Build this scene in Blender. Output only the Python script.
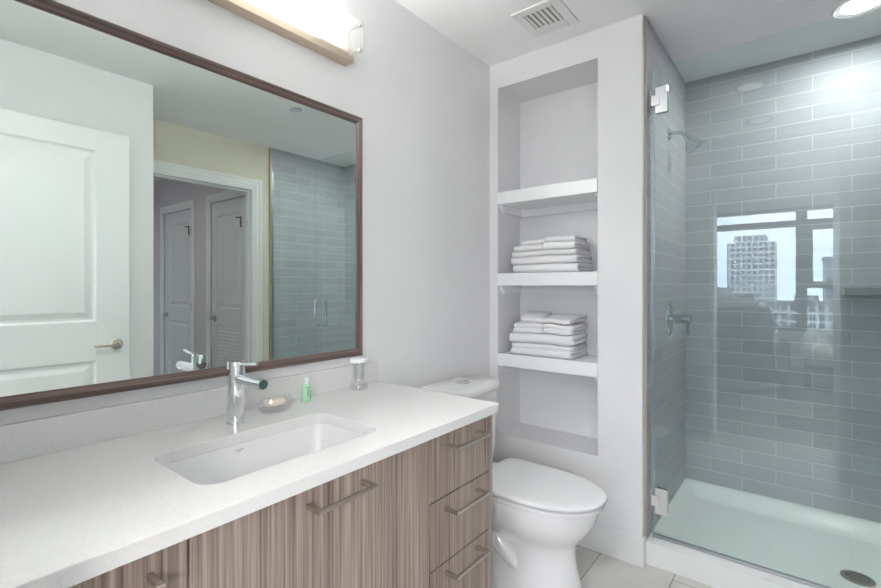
import bpy, bmesh, math, random
from mathutils import Vector, Matrix, noise
PI = math.pi
scene = bpy.context.scene
for o in list(bpy.data.objects):
    bpy.data.objects.remove(o)
col = scene.collection

# ---------------------------------------------------------------- camera
cam_data = bpy.data.cameras.new('camera')
cam = bpy.data.objects.new('camera', cam_data)
col.objects.link(cam)
cam.location = (1.363, 0.0, 1.240)
cam.rotation_euler = (PI / 2, 0, 0.6698)
cam_data.sensor_width = 36.0
cam_data.lens = 461.31 / 881 * 36.0
cam_data.shift_y = -(294 - 286.67) / 881
cam_data.clip_start = 0.02
cam_data.clip_end = 2000
scene.camera = cam

# ---------------------------------------------------------------- world, daylight, exposure
world = bpy.data.worlds.new('overcast_sky')
scene.world = world
world.use_nodes = True
wn = world.node_tree.nodes
wl = world.node_tree.links
bgn = wn['Background']
SKY = 9.0
TUBE = 230.0
SHOWER_LENS = 240.0
HALL_FILL = 100.0
FILL_CAN = 60.0
BED_FILL = 70.0
FILL_LAMP = 45.0
tc = wn.new('ShaderNodeTexCoord')
nz = wn.new('ShaderNodeTexNoise'); nz.inputs['Scale'].default_value = 2.5; nz.inputs['Detail'].default_value = 5
rp = wn.new('ShaderNodeValToRGB')
rp.color_ramp.elements[0].position = 0.35; rp.color_ramp.elements[0].color = (0.62, 0.77, 1.0, 1)
rp.color_ramp.elements[1].position = 0.65; rp.color_ramp.elements[1].color = (0.92, 0.96, 1.0, 1)
wl.new(tc.outputs['Generated'], nz.inputs['Vector']); wl.new(nz.outputs['Fac'], rp.inputs['Fac'])
wl.new(rp.outputs['Color'], bgn.inputs['Color'])
bgn.inputs['Strength'].default_value = SKY

def portal(name, loc, rot, sx, sy):
    l = bpy.data.lights.new(name, 'AREA'); l.shape = 'RECTANGLE'; l.size = sx; l.size_y = sy
    l.cycles.is_portal = True
    o = bpy.data.objects.new(name, l); col.objects.link(o); o.location = loc; o.rotation_euler = rot
    return o
portal('window_daylight', (2.35, -4.66, 1.5), (PI / 2, 0, 0), 4.3, 1.9).rotation_euler = (PI / 2, 0, 0)

scene.view_settings.view_transform = 'Standard'
scene.view_settings.look = 'None'
scene.view_settings.exposure = 0.30
scene.view_settings.gamma = 1.0
scene.view_settings.use_curve_mapping = False

# ---------------------------------------------------------------- materials
def srgb(r, g, b):
    f = lambda c: (c / 255 / 12.92) if c / 255 <= 0.04045 else ((c / 255 + 0.055) / 1.055) ** 2.4
    return (f(r), f(g), f(b), 1)

class Mat:
    def __init__(s, name):
        s.m = bpy.data.materials.new(name); s.m.use_nodes = True
        s.t = s.m.node_tree; s.n = s.t.nodes; s.l = s.t.links
        s.b = s.n['Principled BSDF']; s.out = s.n['Material Output']
    def new(s, typ, **kw):
        n = s.n.new(typ)
        for k, v in kw.items(): setattr(n, k, v)
        return n
    def set(s, **kw):
        for k, v in kw.items():
            s.b.inputs[k.replace('_', ' ')].default_value = v
        return s
    def coords(s, kind='Object', scale=(1, 1, 1), loc=(0, 0, 0)):
        t = s.new('ShaderNodeTexCoord'); mp = s.new('ShaderNodeMapping')
        mp.inputs['Scale'].default_value = scale; mp.inputs['Location'].default_value = loc
        s.l.new(t.outputs[kind], mp.inputs['Vector']); return mp.outputs['Vector']
    def noise(s, vec, scale=5, detail=3, rough=0.5, dist=0):
        n = s.new('ShaderNodeTexNoise'); n.inputs['Scale'].default_value = scale
        n.inputs['Detail'].default_value = detail; n.inputs['Roughness'].default_value = rough
        n.inputs['Distortion'].default_value = dist
        s.l.new(vec, n.inputs['Vector']); return n.outputs['Fac']
    def ramp(s, fac, stops):
        r = s.new('ShaderNodeValToRGB'); e = r.color_ramp.elements
        while len(e) < len(stops): e.new(0.5)
        for i, (p, c) in enumerate(stops): e[i].position = p; e[i].color = c
        s.l.new(fac, r.inputs['Fac']); return r.outputs['Color']
    def bump(s, height, strength=0.1, dist=0.002, normal=None):
        b = s.new('ShaderNodeBump'); b.inputs['Strength'].default_value = strength
        b.inputs['Distance'].default_value = dist; s.l.new(height, b.inputs['Height'])
        if normal: s.l.new(normal, b.inputs['Normal'])
        s.l.new(b.outputs['Normal'], s.b.inputs['Normal']); return b.outputs['Normal']

def plain(name, c, rough=0.5, metal=0.0, bump=0.0, bscale=300, var=0.03, **kw):
    m = Mat(name); m.set(Roughness=rough, Metallic=metal)
    v = m.coords()
    f = m.noise(v, 3.0, 2)
    lo = tuple(max(0, x * (1 - var)) for x in c[:3]) + (1,)
    hi = tuple(min(1, x * (1 + var)) for x in c[:3]) + (1,)
    m.l.new(m.ramp(f, [(0.3, lo), (0.7, hi)]), m.b.inputs['Base Color'])
    if bump:
        m.bump(m.noise(v, bscale, 2), bump, 0.001)
    for k, val in kw.items(): m.b.inputs[k.replace('_', ' ')].default_value = val
    return m.m

wall_paint = plain('wall_paint', srgb(230, 230, 232), 0.55, bump=0.12, bscale=260, var=0.01)
niche_paint = wall_paint
ceiling_paint = plain('ceiling_paint', srgb(246, 246, 246), 0.7, bump=0.1, bscale=200, var=0.01)
cream_paint = plain('cream_wall_paint', srgb(218, 214, 197), 0.6, bump=0.1, bscale=260, var=0.01)
hall_paint = plain('hall_wall_paint', srgb(206, 200, 204), 0.6, bump=0.1, bscale=260, var=0.01)
white_trim = plain('white_semi_gloss_trim', srgb(233, 233, 233), 0.3, var=0.005)
white_door = plain('white_door_paint', srgb(217, 218, 219), 0.32, var=0.005)
shelf_white = plain('white_shelf_paint', srgb(242, 243, 245), 0.3, var=0.005)
porcelain = plain('white_porcelain', srgb(232, 232, 234), 0.07, var=0.004, Coat_Weight=0.5)
seat_plastic = plain('white_seat_plastic', srgb(232, 232, 234), 0.16, var=0.004)
acrylic = plain('white_acrylic', srgb(240, 242, 241), 0.16, var=0.004)
chrome_dark_refl = plain('chrome_painted_dark_reflection', (0.56, 0.61, 0.63, 1), 0.12, 1.0, var=0.01)  # chrome darkened to paint in the dark tile it would reflect
chrome = plain('polished_chrome', (0.80, 0.82, 0.84, 1), 0.06, 1.0, var=0.01)
satin_nickel = plain('satin_nickel', srgb(196, 188, 180), 0.28, 1.0, bump=0.05, bscale=500, var=0.02)
warm_nickel = plain('brushed_warm_nickel', srgb(208, 192, 174), 0.36, 1.0, bump=0.05, bscale=500, var=0.02)
dark_metal = plain('dark_bronze_metal', srgb(96, 88, 80), 0.35, 1.0, var=0.02)
black_rubber = plain('black_rubber', srgb(38, 40, 42), 0.6, var=0.02)
dark_gap = plain('dark_gap', srgb(24, 22, 20), 0.8, var=0.02)
aluminium = plain('aluminium_strip', srgb(176, 178, 180), 0.3, 0.9, var=0.02)
beige_edge = plain('beige_tile_trim', srgb(190, 176, 164), 0.35, 0.3, var=0.03)
vent_slat = plain('vent_plastic', srgb(222, 221, 216), 0.45, var=0.01)
soap_cream = plain('cream_soap', srgb(240, 228, 208), 0.5, var=0.02)
paper_white = plain('white_paper_cap', srgb(240, 240, 244), 0.5, bump=0.2, bscale=120, var=0.01)
grey_fabric = plain('grey_upholstery', srgb(84, 90, 96), 0.9, bump=0.3, bscale=350, var=0.06)
linen_white = plain('white_bed_linen', srgb(226, 228, 230), 0.85, bump=0.3, bscale=20, var=0.02)
window_dark = plain('dark_window_frame', srgb(66, 72, 78), 0.4, 0.3, var=0.02)
dark_wood = plain('dark_furniture_wood', srgb(66, 50, 42), 0.5, var=0.1)
carpet = plain('grey_carpet', srgb(128, 124, 120), 0.95, bump=0.4, bscale=250, var=0.06)
ledge_stone = plain('grey_stone_ledge', srgb(138, 142, 144), 0.3, bump=0.05, bscale=90, var=0.06)
logo_ink = plain('grey_logo_ink', srgb(150, 152, 160), 0.4, var=0.01)

def quartz():
    m = Mat('white_quartz'); m.set(Roughness=0.16)
    v = m.coords()
    vo = m.new('ShaderNodeTexVoronoi'); vo.inputs['Scale'].default_value = 330; m.l.new(v, vo.inputs['Vector'])
    f = m.noise(v, 160, 3, 0.7)
    c1 = m.ramp(vo.outputs['Distance'], [(0.08, srgb(208, 207, 205)), (0.2, srgb(231, 231, 231))])
    c2 = m.ramp(f, [(0.3, srgb(222, 222, 221)), (0.5, srgb(240, 240, 240))])
    mx = m.new('ShaderNodeMixRGB', blend_type='MULTIPLY'); mx.inputs[0].default_value = 0.5
    m.l.new(c1, mx.inputs[1]); m.l.new(c2, mx.inputs[2]); m.l.new(mx.outputs[0], m.b.inputs['Base Color'])
    return m.m
quartz_mat = quartz()

def wood(name, stops, axis='z', fine=90.0, rough=0.42, scale=1.0):
    fw_ = 0.66 if axis == 'z' and fine < 100 else 0.5
    m = Mat(name); m.set(Roughness=rough)
    sc = {'z': (fine * 1.35, fine * 1.35, 1.6), 'y': (fine, 1.1, fine), 'x': (1.1, fine, fine)}[axis]
    sc2 = {'z': (9, 9, 0.25), 'y': (9, 0.25, 9), 'x': (0.25, 9, 9)}[axis]
    a = m.noise(m.coords(scale=sc), 1.0 * scale, 4, 0.65)
    b = m.noise(m.coords(scale=sc2, loc=(3, 7, 1)), 1.6 * scale, 3, 0.6)
    mx = m.new('ShaderNodeMath', operation='MULTIPLY_ADD'); mx.inputs[1].default_value = fw_
    m.l.new(a, mx.inputs[0])
    h = m.new('ShaderNodeMath', operation='MULTIPLY'); h.inputs[1].default_value = 1 - fw_
    m.l.new(b, h.inputs[0]); m.l.new(h.outputs[0], mx.inputs[2])
    m.l.new(m.ramp(mx.outputs[0], stops), m.b.inputs['Base Color'])
    m.bump(a, 0.12, 0.001)
    return m.m
vanity_wood = wood('grey_brown_wood_laminate',
    [(0.34, srgb(92, 79, 75)), (0.43, srgb(126, 111, 105)), (0.52, srgb(152, 137, 128)), (0.65, srgb(184, 170, 160))], 'z', 95)
frame_wood = wood('dark_walnut_frame',
    [(0.36, srgb(44, 33, 31)), (0.46, srgb(84, 68, 64)), (0.53, srgb(112, 95, 90)), (0.64, srgb(176, 162, 156))], 'y', 130, 0.35, 1.3)
frame_wood_upright = wood('dark_walnut_upright',
    [(0.36, srgb(44, 33, 31)), (0.46, srgb(84, 68, 64)), (0.53, srgb(112, 95, 90)), (0.64, srgb(176, 162, 156))], 'z', 130, 0.35, 1.3)

def tiles(name, ax, off, bw, rh, mortar, c1, c2, cm, rough=0.5, streak=(3, 60), bump=0.35, wave=0.12):
    """ax = (index of the long axis, index of the stacking axis) in scene coordinates"""
    m = Mat(name); m.set(Roughness=rough)
    t = m.new('ShaderNodeTexCoord'); sp = m.new('ShaderNodeSeparateXYZ'); cb = m.new('ShaderNodeCombineXYZ')
    m.l.new(t.outputs['Object'], sp.inputs[0])
    for k in range(2):
        a = m.new('ShaderNodeMath', operation='ADD'); a.inputs[1].default_value = off[k]
        m.l.new(sp.outputs[ax[k]], a.inputs[0]); m.l.new(a.outputs[0], cb.inputs[k])
    br = m.new('ShaderNodeTexBrick'); br.offset = 0.5; br.offset_frequency = 2; br.squash = 1.0
    br.inputs['Scale'].default_value = 1.0; br.inputs['Brick Width'].default_value = bw
    br.inputs['Row Height'].default_value = rh; br.inputs['Mortar Size'].default_value = mortar
    br.inputs['Mortar Smooth'].default_value = 0.2; br.inputs['Bias'].default_value = 0.0
    br.inputs['Color1'].default_value = c1; br.inputs['Color2'].default_value = c2; br.inputs['Mortar'].default_value = cm
    m.l.new(cb.outputs[0], br.inputs['Vector'])
    mp = m.new('ShaderNodeMapping'); mp.inputs['Scale'].default_value = (streak[0], streak[1], 1)
    m.l.new(cb.outputs[0], mp.inputs['Vector'])
    st = m.noise(mp.outputs[0], 1.0, 4, 0.6)
    stc = m.ramp(st, [(0.3, (0.86, 0.86, 0.87, 1)), (0.7, (1, 1, 1, 1))])
    mx = m.new('ShaderNodeMixRGB', blend_type='MULTIPLY'); mx.inputs[0].default_value = 0.7
    m.l.new(br.outputs['Color'], mx.inputs[1]); m.l.new(stc, mx.inputs[2])
    m.l.new(mx.outputs[0], m.b.inputs['Base Color'])
    inv = m.new('ShaderNodeMath', operation='SUBTRACT'); inv.inputs[0].default_value = 1.0
    m.l.new(br.outputs['Fac'], inv.inputs[1])
    m.b.inputs['Specular IOR Level'].default_value = 0.25
    n1 = m.bump(inv.outputs[0], bump, 0.0015)
    mp2 = m.new('ShaderNodeMapping'); mp2.inputs['Scale'].default_value = (5, 18, 1)
    m.l.new(cb.outputs[0], mp2.inputs['Vector'])
    m.bump(m.noise(mp2.outputs[0], 1.0, 2), wave, 0.004, n1)
    r = m.new('ShaderNodeMath', operation='MULTIPLY_ADD'); r.inputs[1].default_value = 0.5; r.inputs[2].default_value = rough
    m.l.new(br.outputs['Fac'], r.inputs[0]); m.l.new(r.outputs[0], m.b.inputs['Roughness'])
    return m.m
TC = (srgb(180, 180, 187), srgb(170, 170, 177), srgb(214, 215, 215))
tile_back = tiles('grey_subway_tile_back', (0, 2), (-1.39 + 0.1525 + 0.305 * 20, -0.103), 0.305, 0.0767, 0.0016, *TC)
tile_side = tiles('grey_subway_tile_side', (1, 2), (0.10, -0.103), 0.305, 0.0767, 0.0016, *TC)
floor_tile = tiles('pale_floor_tile', (1, 0), (1.217 + 0.61 * 8, 0.299 + 0.305 * 4), 0.61, 0.305, 0.0018,
                   srgb(222, 219, 215), srgb(217, 214, 210), srgb(136, 126, 116), 0.35, (2, 6), 0.3, 0.02)

def glass(name, tint, rough=0.0, base=0.045, extra=1.0):
    m = Mat(name); m.n.remove(m.b)
    lw = m.new('ShaderNodeLayerWeight'); lw.inputs['Blend'].default_value = 0.5
    pw = m.new('ShaderNodeMath', operation='POWER'); pw.inputs[1].default_value = 5.0
    m.l.new(lw.outputs['Facing'], pw.inputs[0])
    ma = m.new('ShaderNodeMath', operation='MULTIPLY_ADD'); ma.inputs[1].default_value = (1 - base) * extra; ma.inputs[2].default_value = base
    m.l.new(pw.outputs[0], ma.inputs[0])
    tr = m.new('ShaderNodeBsdfTransparent'); tr.inputs['Color'].default_value = tint
    gl = m.new('ShaderNodeBsdfGlossy'); gl.inputs['Roughness'].default_value = rough; gl.inputs['Color'].default_value = (1, 1, 1, 1)
    mx = m.new('ShaderNodeMixShader')
    m.l.new(ma.outputs[0], mx.inputs[0]); m.l.new(tr.outputs[0], mx.inputs[1]); m.l.new(gl.outputs[0], mx.inputs[2])
    m.l.new(mx.outputs[0], m.out.inputs['Surface'])
    return m.m
shower_glass = glass('green_tinted_shower_glass', (0.915, 0.970, 0.953, 1))
clear_glass = glass('clear_window_glass', (0.98, 0.99, 0.99, 1))
clear_plastic = glass('clear_plastic', (0.955, 0.955, 0.965, 1), 0.05, 0.09)
seal_plastic = glass('clear_seal_strip', (0.74, 0.82, 0.88, 1), 0.25, 0.3)

def frosted():
    m = Mat('frosted_light_glass'); m.n.remove(m.b)
    tr = m.new('ShaderNodeBsdfTransparent'); tr.inputs['Color'].default_value = (0.97, 0.99, 0.98, 1)
    tl = m.new('ShaderNodeBsdfTranslucent'); tl.inputs['Color'].default_value = (0.95, 0.96, 0.95, 1)
    df = m.new('ShaderNodeBsdfDiffuse'); df.inputs['Color'].default_value = (0.9, 0.93, 0.92, 1)
    a = m.new('ShaderNodeMixShader'); a.inputs[0].default_value = 0.3
    m.l.new(tl.outputs[0], a.inputs[1]); m.l.new(df.outputs[0], a.inputs[2])
    b = m.new('ShaderNodeMixShader'); b.inputs[0].default_value = 0.2
    m.l.new(tr.outputs[0], b.inputs[1]); m.l.new(a.outputs[0], b.inputs[2])
    m.l.new(b.outputs[0], m.out.inputs['Surface'])
    return m.m
frosted_glass = frosted()

def emit(name, c, s):
    m = Mat(name); m.n.remove(m.b)
    e = m.new('ShaderNodeEmission'); e.inputs['Color'].default_value = c; e.inputs['Strength'].default_value = s
    m.l.new(e.outputs[0], m.out.inputs['Surface']); return m.m
tube_glow = emit('lit_tube', (1.0, 0.98, 0.955, 1), TUBE)
lens_glow = emit('lit_lens', (1.0, 0.985, 0.97, 1), SHOWER_LENS)
fill_can_glow = emit('lit_fill_downlight', (1.0, 0.995, 0.99, 1), FILL_CAN)
bed_fill_glow = emit('lit_bedroom_fill', (1.0, 0.99, 0.98, 1), BED_FILL)
baffle_grey = plain('grey_baffle', srgb(120, 120, 120), 0.6)
hall_fill_glow = emit('lit_hall_fill', (1.0, 0.97, 0.93, 1), HALL_FILL)

def mirror_mat():
    m = Mat('silvered_mirror'); m.set(Roughness=0.0, Metallic=1.0)
    m.b.inputs['Base Color'].default_value = (0.845, 0.91, 0.878, 1)
    return m.m
mirror_glass = mirror_mat()

def terry(name, c):
    m = Mat(name); m.set(Roughness=0.95)
    v = m.coords()
    f = m.noise(v, 420, 3, 0.7)
    m.l.new(m.ramp(f, [(0.3, tuple(x * 0.93 for x in c[:3]) + (1,)), (0.7, c)]), m.b.inputs['Base Color'])
    m.bump(f, 0.5, 0.003)
    m.b.inputs['Sheen Weight'].default_value = 0.3
    return m.m
towel_white = terry('white_terry', srgb(246, 246, 248))

green_gel = Mat('green_gel_bottle').set(Roughness=0.12)
green_gel.b.inputs['Base Color'].default_value = srgb(176, 222, 188)
green_gel.b.inputs['Subsurface Weight'].default_value = 0.15
green_gel.b.inputs['Subsurface Radius'].default_value = (0.01, 0.02, 0.01)
green_gel = green_gel.m
green_label = plain('dark_green_print', srgb(72, 128, 92), 0.4)
cap_white = plain('translucent_white_cap', srgb(232, 238, 236), 0.25)

def facade(name, base, win, bw, rh):
    m = Mat(name); m.set(Roughness=0.6)
    t = m.new('ShaderNodeTexCoord'); sp = m.new('ShaderNodeSeparateXYZ'); cb = m.new('ShaderNodeCombineXYZ')
    m.l.new(t.outputs['Object'], sp.inputs[0])
    ad = m.new('ShaderNodeMath', operation='ADD')
    m.l.new(sp.outputs[0], ad.inputs[0]); m.l.new(sp.outputs[1], ad.inputs[1])
    m.l.new(ad.outputs[0], cb.inputs[0]); m.l.new(sp.outputs[2], cb.inputs[1])
    br = m.new('ShaderNodeTexBrick'); br.offset = 0.0
    br.inputs['Scale'].default_value = 1.0; br.inputs['Brick Width'].default_value = bw; br.inputs['Row Height'].default_value = rh
    br.inputs['Mortar Size'].default_value = 0.45; br.inputs['Mortar Smooth'].default_value = 0.0
    br.inputs['Color1'].default_value = win; br.inputs['Color2'].default_value = tuple(x * 0.7 for x in win[:3]) + (1,)
    br.inputs['Mortar'].default_value = base
    m.l.new(cb.outputs[0], br.inputs['Vector']); m.l.new(br.outputs['Color'], m.b.inputs['Base Color'])
    return m.m
facade_pale = facade('pale_concrete_facade', srgb(214, 216, 216), srgb(96, 110, 122), 2.6, 3.1)
facade_brown = facade('brown_brick_facade', srgb(134, 122, 112), srgb(60, 66, 72), 3.4, 3.2)
facade_grey = facade('grey_office_facade', srgb(160, 166, 170), srgb(84, 98, 110), 3.0, 3.4)
asphalt = plain('city_ground', srgb(112, 112, 110), 0.9, var=0.2)

# ---------------------------------------------------------------- mesh helpers
def BM(): return bmesh.new()

def box(bm, x0, x1, y0, y1, z0, z1):
    vs = [bm.verts.new(p) for p in ((x0, y0, z0), (x1, y0, z0), (x1, y1, z0), (x0, y1, z0),
                                    (x0, y0, z1), (x1, y0, z1), (x1, y1, z1), (x0, y1, z1))]
    for f in ((0, 3, 2, 1), (4, 5, 6, 7), (0, 1, 5, 4), (1, 2, 6, 5), (2, 3, 7, 6), (3, 0, 4, 7)):
        bm.faces.new([vs[i] for i in f])
    return vs

def mkbox(*a):
    b = BM(); box(b, *a); return b

def loft(bm, rings, cap0=True, cap1=True, closed=True):
    R = [[bm.verts.new(p) for p in r] for r in rings]
    n = len(R[0])
    for a, b in zip(R, R[1:]):
        for i in range(n if closed else n - 1):
            j = (i + 1) % n
            bm.faces.new((a[i], a[j], b[j], b[i]))
    if cap0: bm.faces.new(list(reversed(R[0])))
    if cap1: bm.faces.new(R[-1])
    return R

def frame_of(d):
    d = Vector(d).normalized()
    a = Vector((0, 0, 1)) if abs(d.z) < 0.9 else Vector((1, 0, 0))
    u = d.cross(a).normalized(); v = d.cross(u).normalized()
    return d, u, v

def lathe(bm, origin, axis, prof, n=28, cap0=True, cap1=True):
    """prof: list of (distance along axis, radius)"""
    o = Vector(origin); d, u, v = frame_of(axis)
    rings = [[o + d * t + (u * math.cos(2 * PI * k / n) + v * math.sin(2 * PI * k / n)) * max(r, 1e-5) for k in range(n)] for t, r in prof]
    loft(bm, rings, cap0, cap1)

def tube(bm, pts, r, n=16, cap=True):
    pts = [Vector(p) for p in pts]
    rr = r if isinstance(r, (list, tuple)) else [r] * len(pts)
    rings = []
    _, u, v = frame_of(pts[1] - pts[0])
    for i, p in enumerate(pts):
        if i == 0: d = pts[1] - pts[0]
        elif i == len(pts) - 1: d = pts[-1] - pts[-2]
        else: d = (pts[i + 1] - pts[i]).normalized() + (pts[i] - pts[i - 1]).normalized()
        d.normalize()
        u = (u - d * u.dot(d)).normalized(); v = d.cross(u)
        rings.append([p + (u * math.cos(2 * PI * k / n) + v * math.sin(2 * PI * k / n)) * rr[i] for k in range(n)])
    loft(bm, rings, cap, cap)

def rrect(cx, cy, hx, hy, r, z, n=7):
    pts = []
    for sx, sy, a0 in ((1, 1, 0), (-1, 1, PI / 2), (-1, -1, PI), (1, -1, 1.5 * PI)):
        for k in range(n + 1):
            a = a0 + PI / 2 * k / n
            pts.append(Vector((cx + sx * (hx - r) + r * math.cos(a), cy + sy * (hy - r) + r * math.sin(a), z)))
    return pts

def world_origin(o):
    v = Vector((0, 0, 0))
    while o is not None:
        v += o.location; o = o.parent
    return v

def obj(name, bm, m, parent=None, bevel=0.0, segs=2, smooth=None, origin='base', label=None):
    bmesh.ops.recalc_face_normals(bm, faces=bm.faces[:])
    if parent is not None:
        off = world_origin(parent); loc = Vector((0, 0, 0))
    elif origin == 'base':
        xs = [v.co.x for v in bm.verts]; ys = [v.co.y for v in bm.verts]; zs = [v.co.z for v in bm.verts]
        off = Vector(((min(xs) + max(xs)) / 2, (min(ys) + max(ys)) / 2, min(zs))); loc = off
    else:
        off = Vector((0, 0, 0)); loc = off
    if off.length > 0: bmesh.ops.translate(bm, verts=bm.verts[:], vec=-off)
    me = bpy.data.meshes.new(name); bm.to_mesh(me); bm.free()
    me.materials.append(m)
    if smooth is not None:
        for p in me.polygons: p.use_smooth = True
        me.set_sharp_from_angle(angle=math.radians(smooth))
    o = bpy.data.objects.new(name, me); col.objects.link(o); o.location = loc
    if parent is not None: o.parent = parent
    if bevel:
        md = o.modifiers.new('bevel', 'BEVEL'); md.width = bevel; md.segments = segs
        md.limit_method = 'ANGLE'; md.angle_limit = math.radians(40)
    if label: o['label'] = label
    return o

def tag(o, label, cat, group=None):
    o['label'] = label; o['category'] = cat
    if group: o['group'] = group
    return o

def thing(name, label, cat, loc=(0, 0, 0), group=None):
    o = bpy.data.objects.new(name, None); col.objects.link(o); o.location = loc
    o.empty_display_size = 0.1
    return tag(o, label, cat, group)

def struct(name, bm, m, parent=None, bevel=0.0):
    o = obj(name, bm, m, parent, bevel, origin='world')
    if parent is None: o['kind'] = 'structure'
    return o

def copy_tree(o, parent=None):
    c = o.copy(); col.objects.link(c)
    if parent is not None: c.parent = parent
    for ch in list(o.children): copy_tree(ch, c)
    return c

# ================================================================ THE SETTING
H = 2.45
YG = 2.250          # glass plane
# floors and ceilings
b = mkbox(-0.1, 2.44, -0.07, 3.1, -0.08, 0.0); struct('floor', b, floor_tile)
b = mkbox(2.44, 4.8, -0.07, 2.3, -0.08, 0.0); struct('floor_hall', b, carpet)
b = mkbox(-1.6, 4.8, -4.7, -0.07, -0.08, 0.0); struct('floor_bedroom', b, carpet)
b = BM()
hh = 0.064; ys_ = [(0.42 - hh, 0.42 + hh), (1.15 - hh, 1.15 + hh)]
box(b, -0.1, 1.10 - hh, -0.07, 3.1, H, H + 0.09); box(b, 1.10 + hh, 2.44, -0.07, 3.1, H, H + 0.09)
for (ya, yb) in ((-0.07, ys_[0][0]), (ys_[0][1], ys_[1][0]), (ys_[1][1], 3.1)): box(b, 1.10 - hh, 1.10 + hh, ya, yb, H, H + 0.09)
box(b, -0.1, 2.44, -0.07, 3.1, H + 0.092, H + 0.12)
struct('ceiling', b, ceiling_paint)
b = mkbox(2.44, 4.8, -0.07, 2.3, H, H + 0.08); struct('ceiling_hall', b, ceiling_paint)
b = mkbox(-1.6, 4.8, -4.7, -0.07, H + 0.15, H + 0.23); struct('ceiling_bedroom', b, ceiling_paint)
# left wall
b = mkbox(-0.1, 0.0, -0.07, 3.1, 0, H); struct('wall_left', b, wall_paint)
# back wall with the tall niche
b = BM()
box(b, 0, 0.051, 2.158, 2.409, 0, H); box(b, 0.596, 0.795, 2.158, 2.409, 0, H)
box(b, 0.051, 0.596, 2.158, 2.409, 2.316, H); box(b, 0.051, 0.596, 2.158, 2.409, 0, 0.443)
box(b, 0, 0.795, 2.409, 2.45, 0, H)
struct('wall_back', b, wall_paint)
# shower walls, tiled
b = mkbox(0.0, 0.803, 2.45, 3.1, 0, H); box(b, 0.795, 0.803, 2.200, 2.45, 0, H); struct('wall_shower_left', b, tile_side)
b = mkbox(0.803, 2.44, 3.052, 3.1, 0, H); struct('wall_shower_back', b, tile_back)
b = mkbox(2.315, 2.44, 2.238, 3.052, 0, H); struct('wall_shower_right', b, tile_side)
b = mkbox(0.795, 0.8045, 2.190, 2.1995, 0.122, H); struct('trim_1', b, beige_edge)
b = mkbox(2.3145, 2.3405, 2.230, 2.238, 0.0, H); struct('trim_2', b, beige_edge)
# right side: near wall, its return, and the wall with the hall doorway
b = mkbox(1.74, 1.84, 0.05, 1.104, 0, H); box(b, 1.84, 2.34, 1.004, 1.104, 0, H); struct('wall_right_near', b, wall_paint)
b = BM()
box(b, 2.34, 2.44, 1.004, 1.20, 0, H); box(b, 2.34, 2.44, 2.085, 2.238, 0, H); box(b, 2.34, 2.44, 1.20, 2.085, 2.075, H)
struct('wall_right', b, cream_paint)
# front wall with the doorway the camera stands in
b = BM()
box(b, -0.1, 0.744, -0.07, 0.05, 0, H); box(b, 1.58, 1.84, -0.07, 0.05, 0, H); box(b, 0.744, 1.58, -0.07, 0.05, 2.07, H)
struct('wall_front', b, wall_paint)
# hall
b = BM()
for (xa, xb) in ((2.44, 2.524), (3.181, 3.594), (4.276, 4.8)): box(b, xa, xb, 2.125, 2.18, 0, H)
for (xa, xb) in ((2.524, 3.181), (3.594, 4.276)): box(b, xa, xb, 2.125, 2.18, 2.046, H)
box(b, 2.44, 4.8, 2.18, 2.3, 0, H)
struct('wall_hall', b, hall_paint)
b = mkbox(4.7, 4.8, -0.07, 2.125, 0, H); struct('wall_hall_end', b, hall_paint)
b = mkbox(2.34, 2.44, -0.07, 1.004, 0, H); struct('wall_hall_side', b, hall_paint)
# bedroom
b = BM()
box(b, -1.6, -0.1, -0.15, -0.07, 0, 2.6); box(b, 1.84, 2.44, -0.15, -0.07, 0, 2.6); box(b, 4.7, 4.8, -0.15, -0.07, 0, 2.6)
box(b, -0.1, 0.744, -0.15, -0.07, 0, 2.6); box(b, 1.58, 1.84, -0.15, -0.07, 0, 2.6); box(b, 0.744, 1.58, -0.15, -0.07, 2.07, 2.6)
box(b, 2.44, 4.7, -0.15, -0.07, H, 2.6); box(b, 2.44, 3.75, -0.15, -0.07, 0, H)  # lower stretch added to narrow the hall mouth and dim the hall
struct('wall_bedroom', b, wall_paint)
b = mkbox(-1.7, -1.6, -4.7, -0.07, 0, 2.6); struct('wall_bedroom_west', b, wall_paint)
b = mkbox(4.8, 4.9, -4.7, -0.07, 0, 2.6); struct('wall_bedroom_east', b, wall_paint)
b = BM()
box(b, -1.6, 0.12, -4.6, -4.5, 0, 2.6); box(b, 4.5, 4.8, -4.6, -4.5, 0, 2.6)
box(b, 0.12, 4.5, -4.6, -4.5, 0, 0.55); box(b, 0.12, 4.5, -4.6, -4.5, 2.47, 2.6)
struct('wall_window', b, wall_paint)
# window: dark frame, transom, mullions, panes
b = BM()
for (x0, x1) in ((0.12, 0.17), (1.24, 1.38), (2.60, 2.74), (4.44, 4.5)):
    box(b, x0, x1, -4.58, -4.51, 0.55, 2.47)
for (z0, z1) in ((0.55, 0.60), (2.17, 2.27), (2.41, 2.47)):
    for (x0, x1) in ((0.17, 1.24), (1.38, 2.60), (2.74, 4.44)):
        box(b, x0, x1, -4.58, -4.51, z0, z1)
for (x0, x1, z0, z1) in ((1.38, 2.6, 1.22, 1.32), (1.38, 1.45, 1.32, 2.17), (2.53, 2.6, 1.32, 2.17), (1.45, 2.53, 2.11, 2.17)):
    box(b, x0, x1, -4.57, -4.52, z0, z1)
win = struct('window_1', b, window_dark)
b = mkbox(0.15, 4.47, -4.552, -4.546, 0.58, 2.44); struct('pane', b, clear_glass, win)

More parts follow.
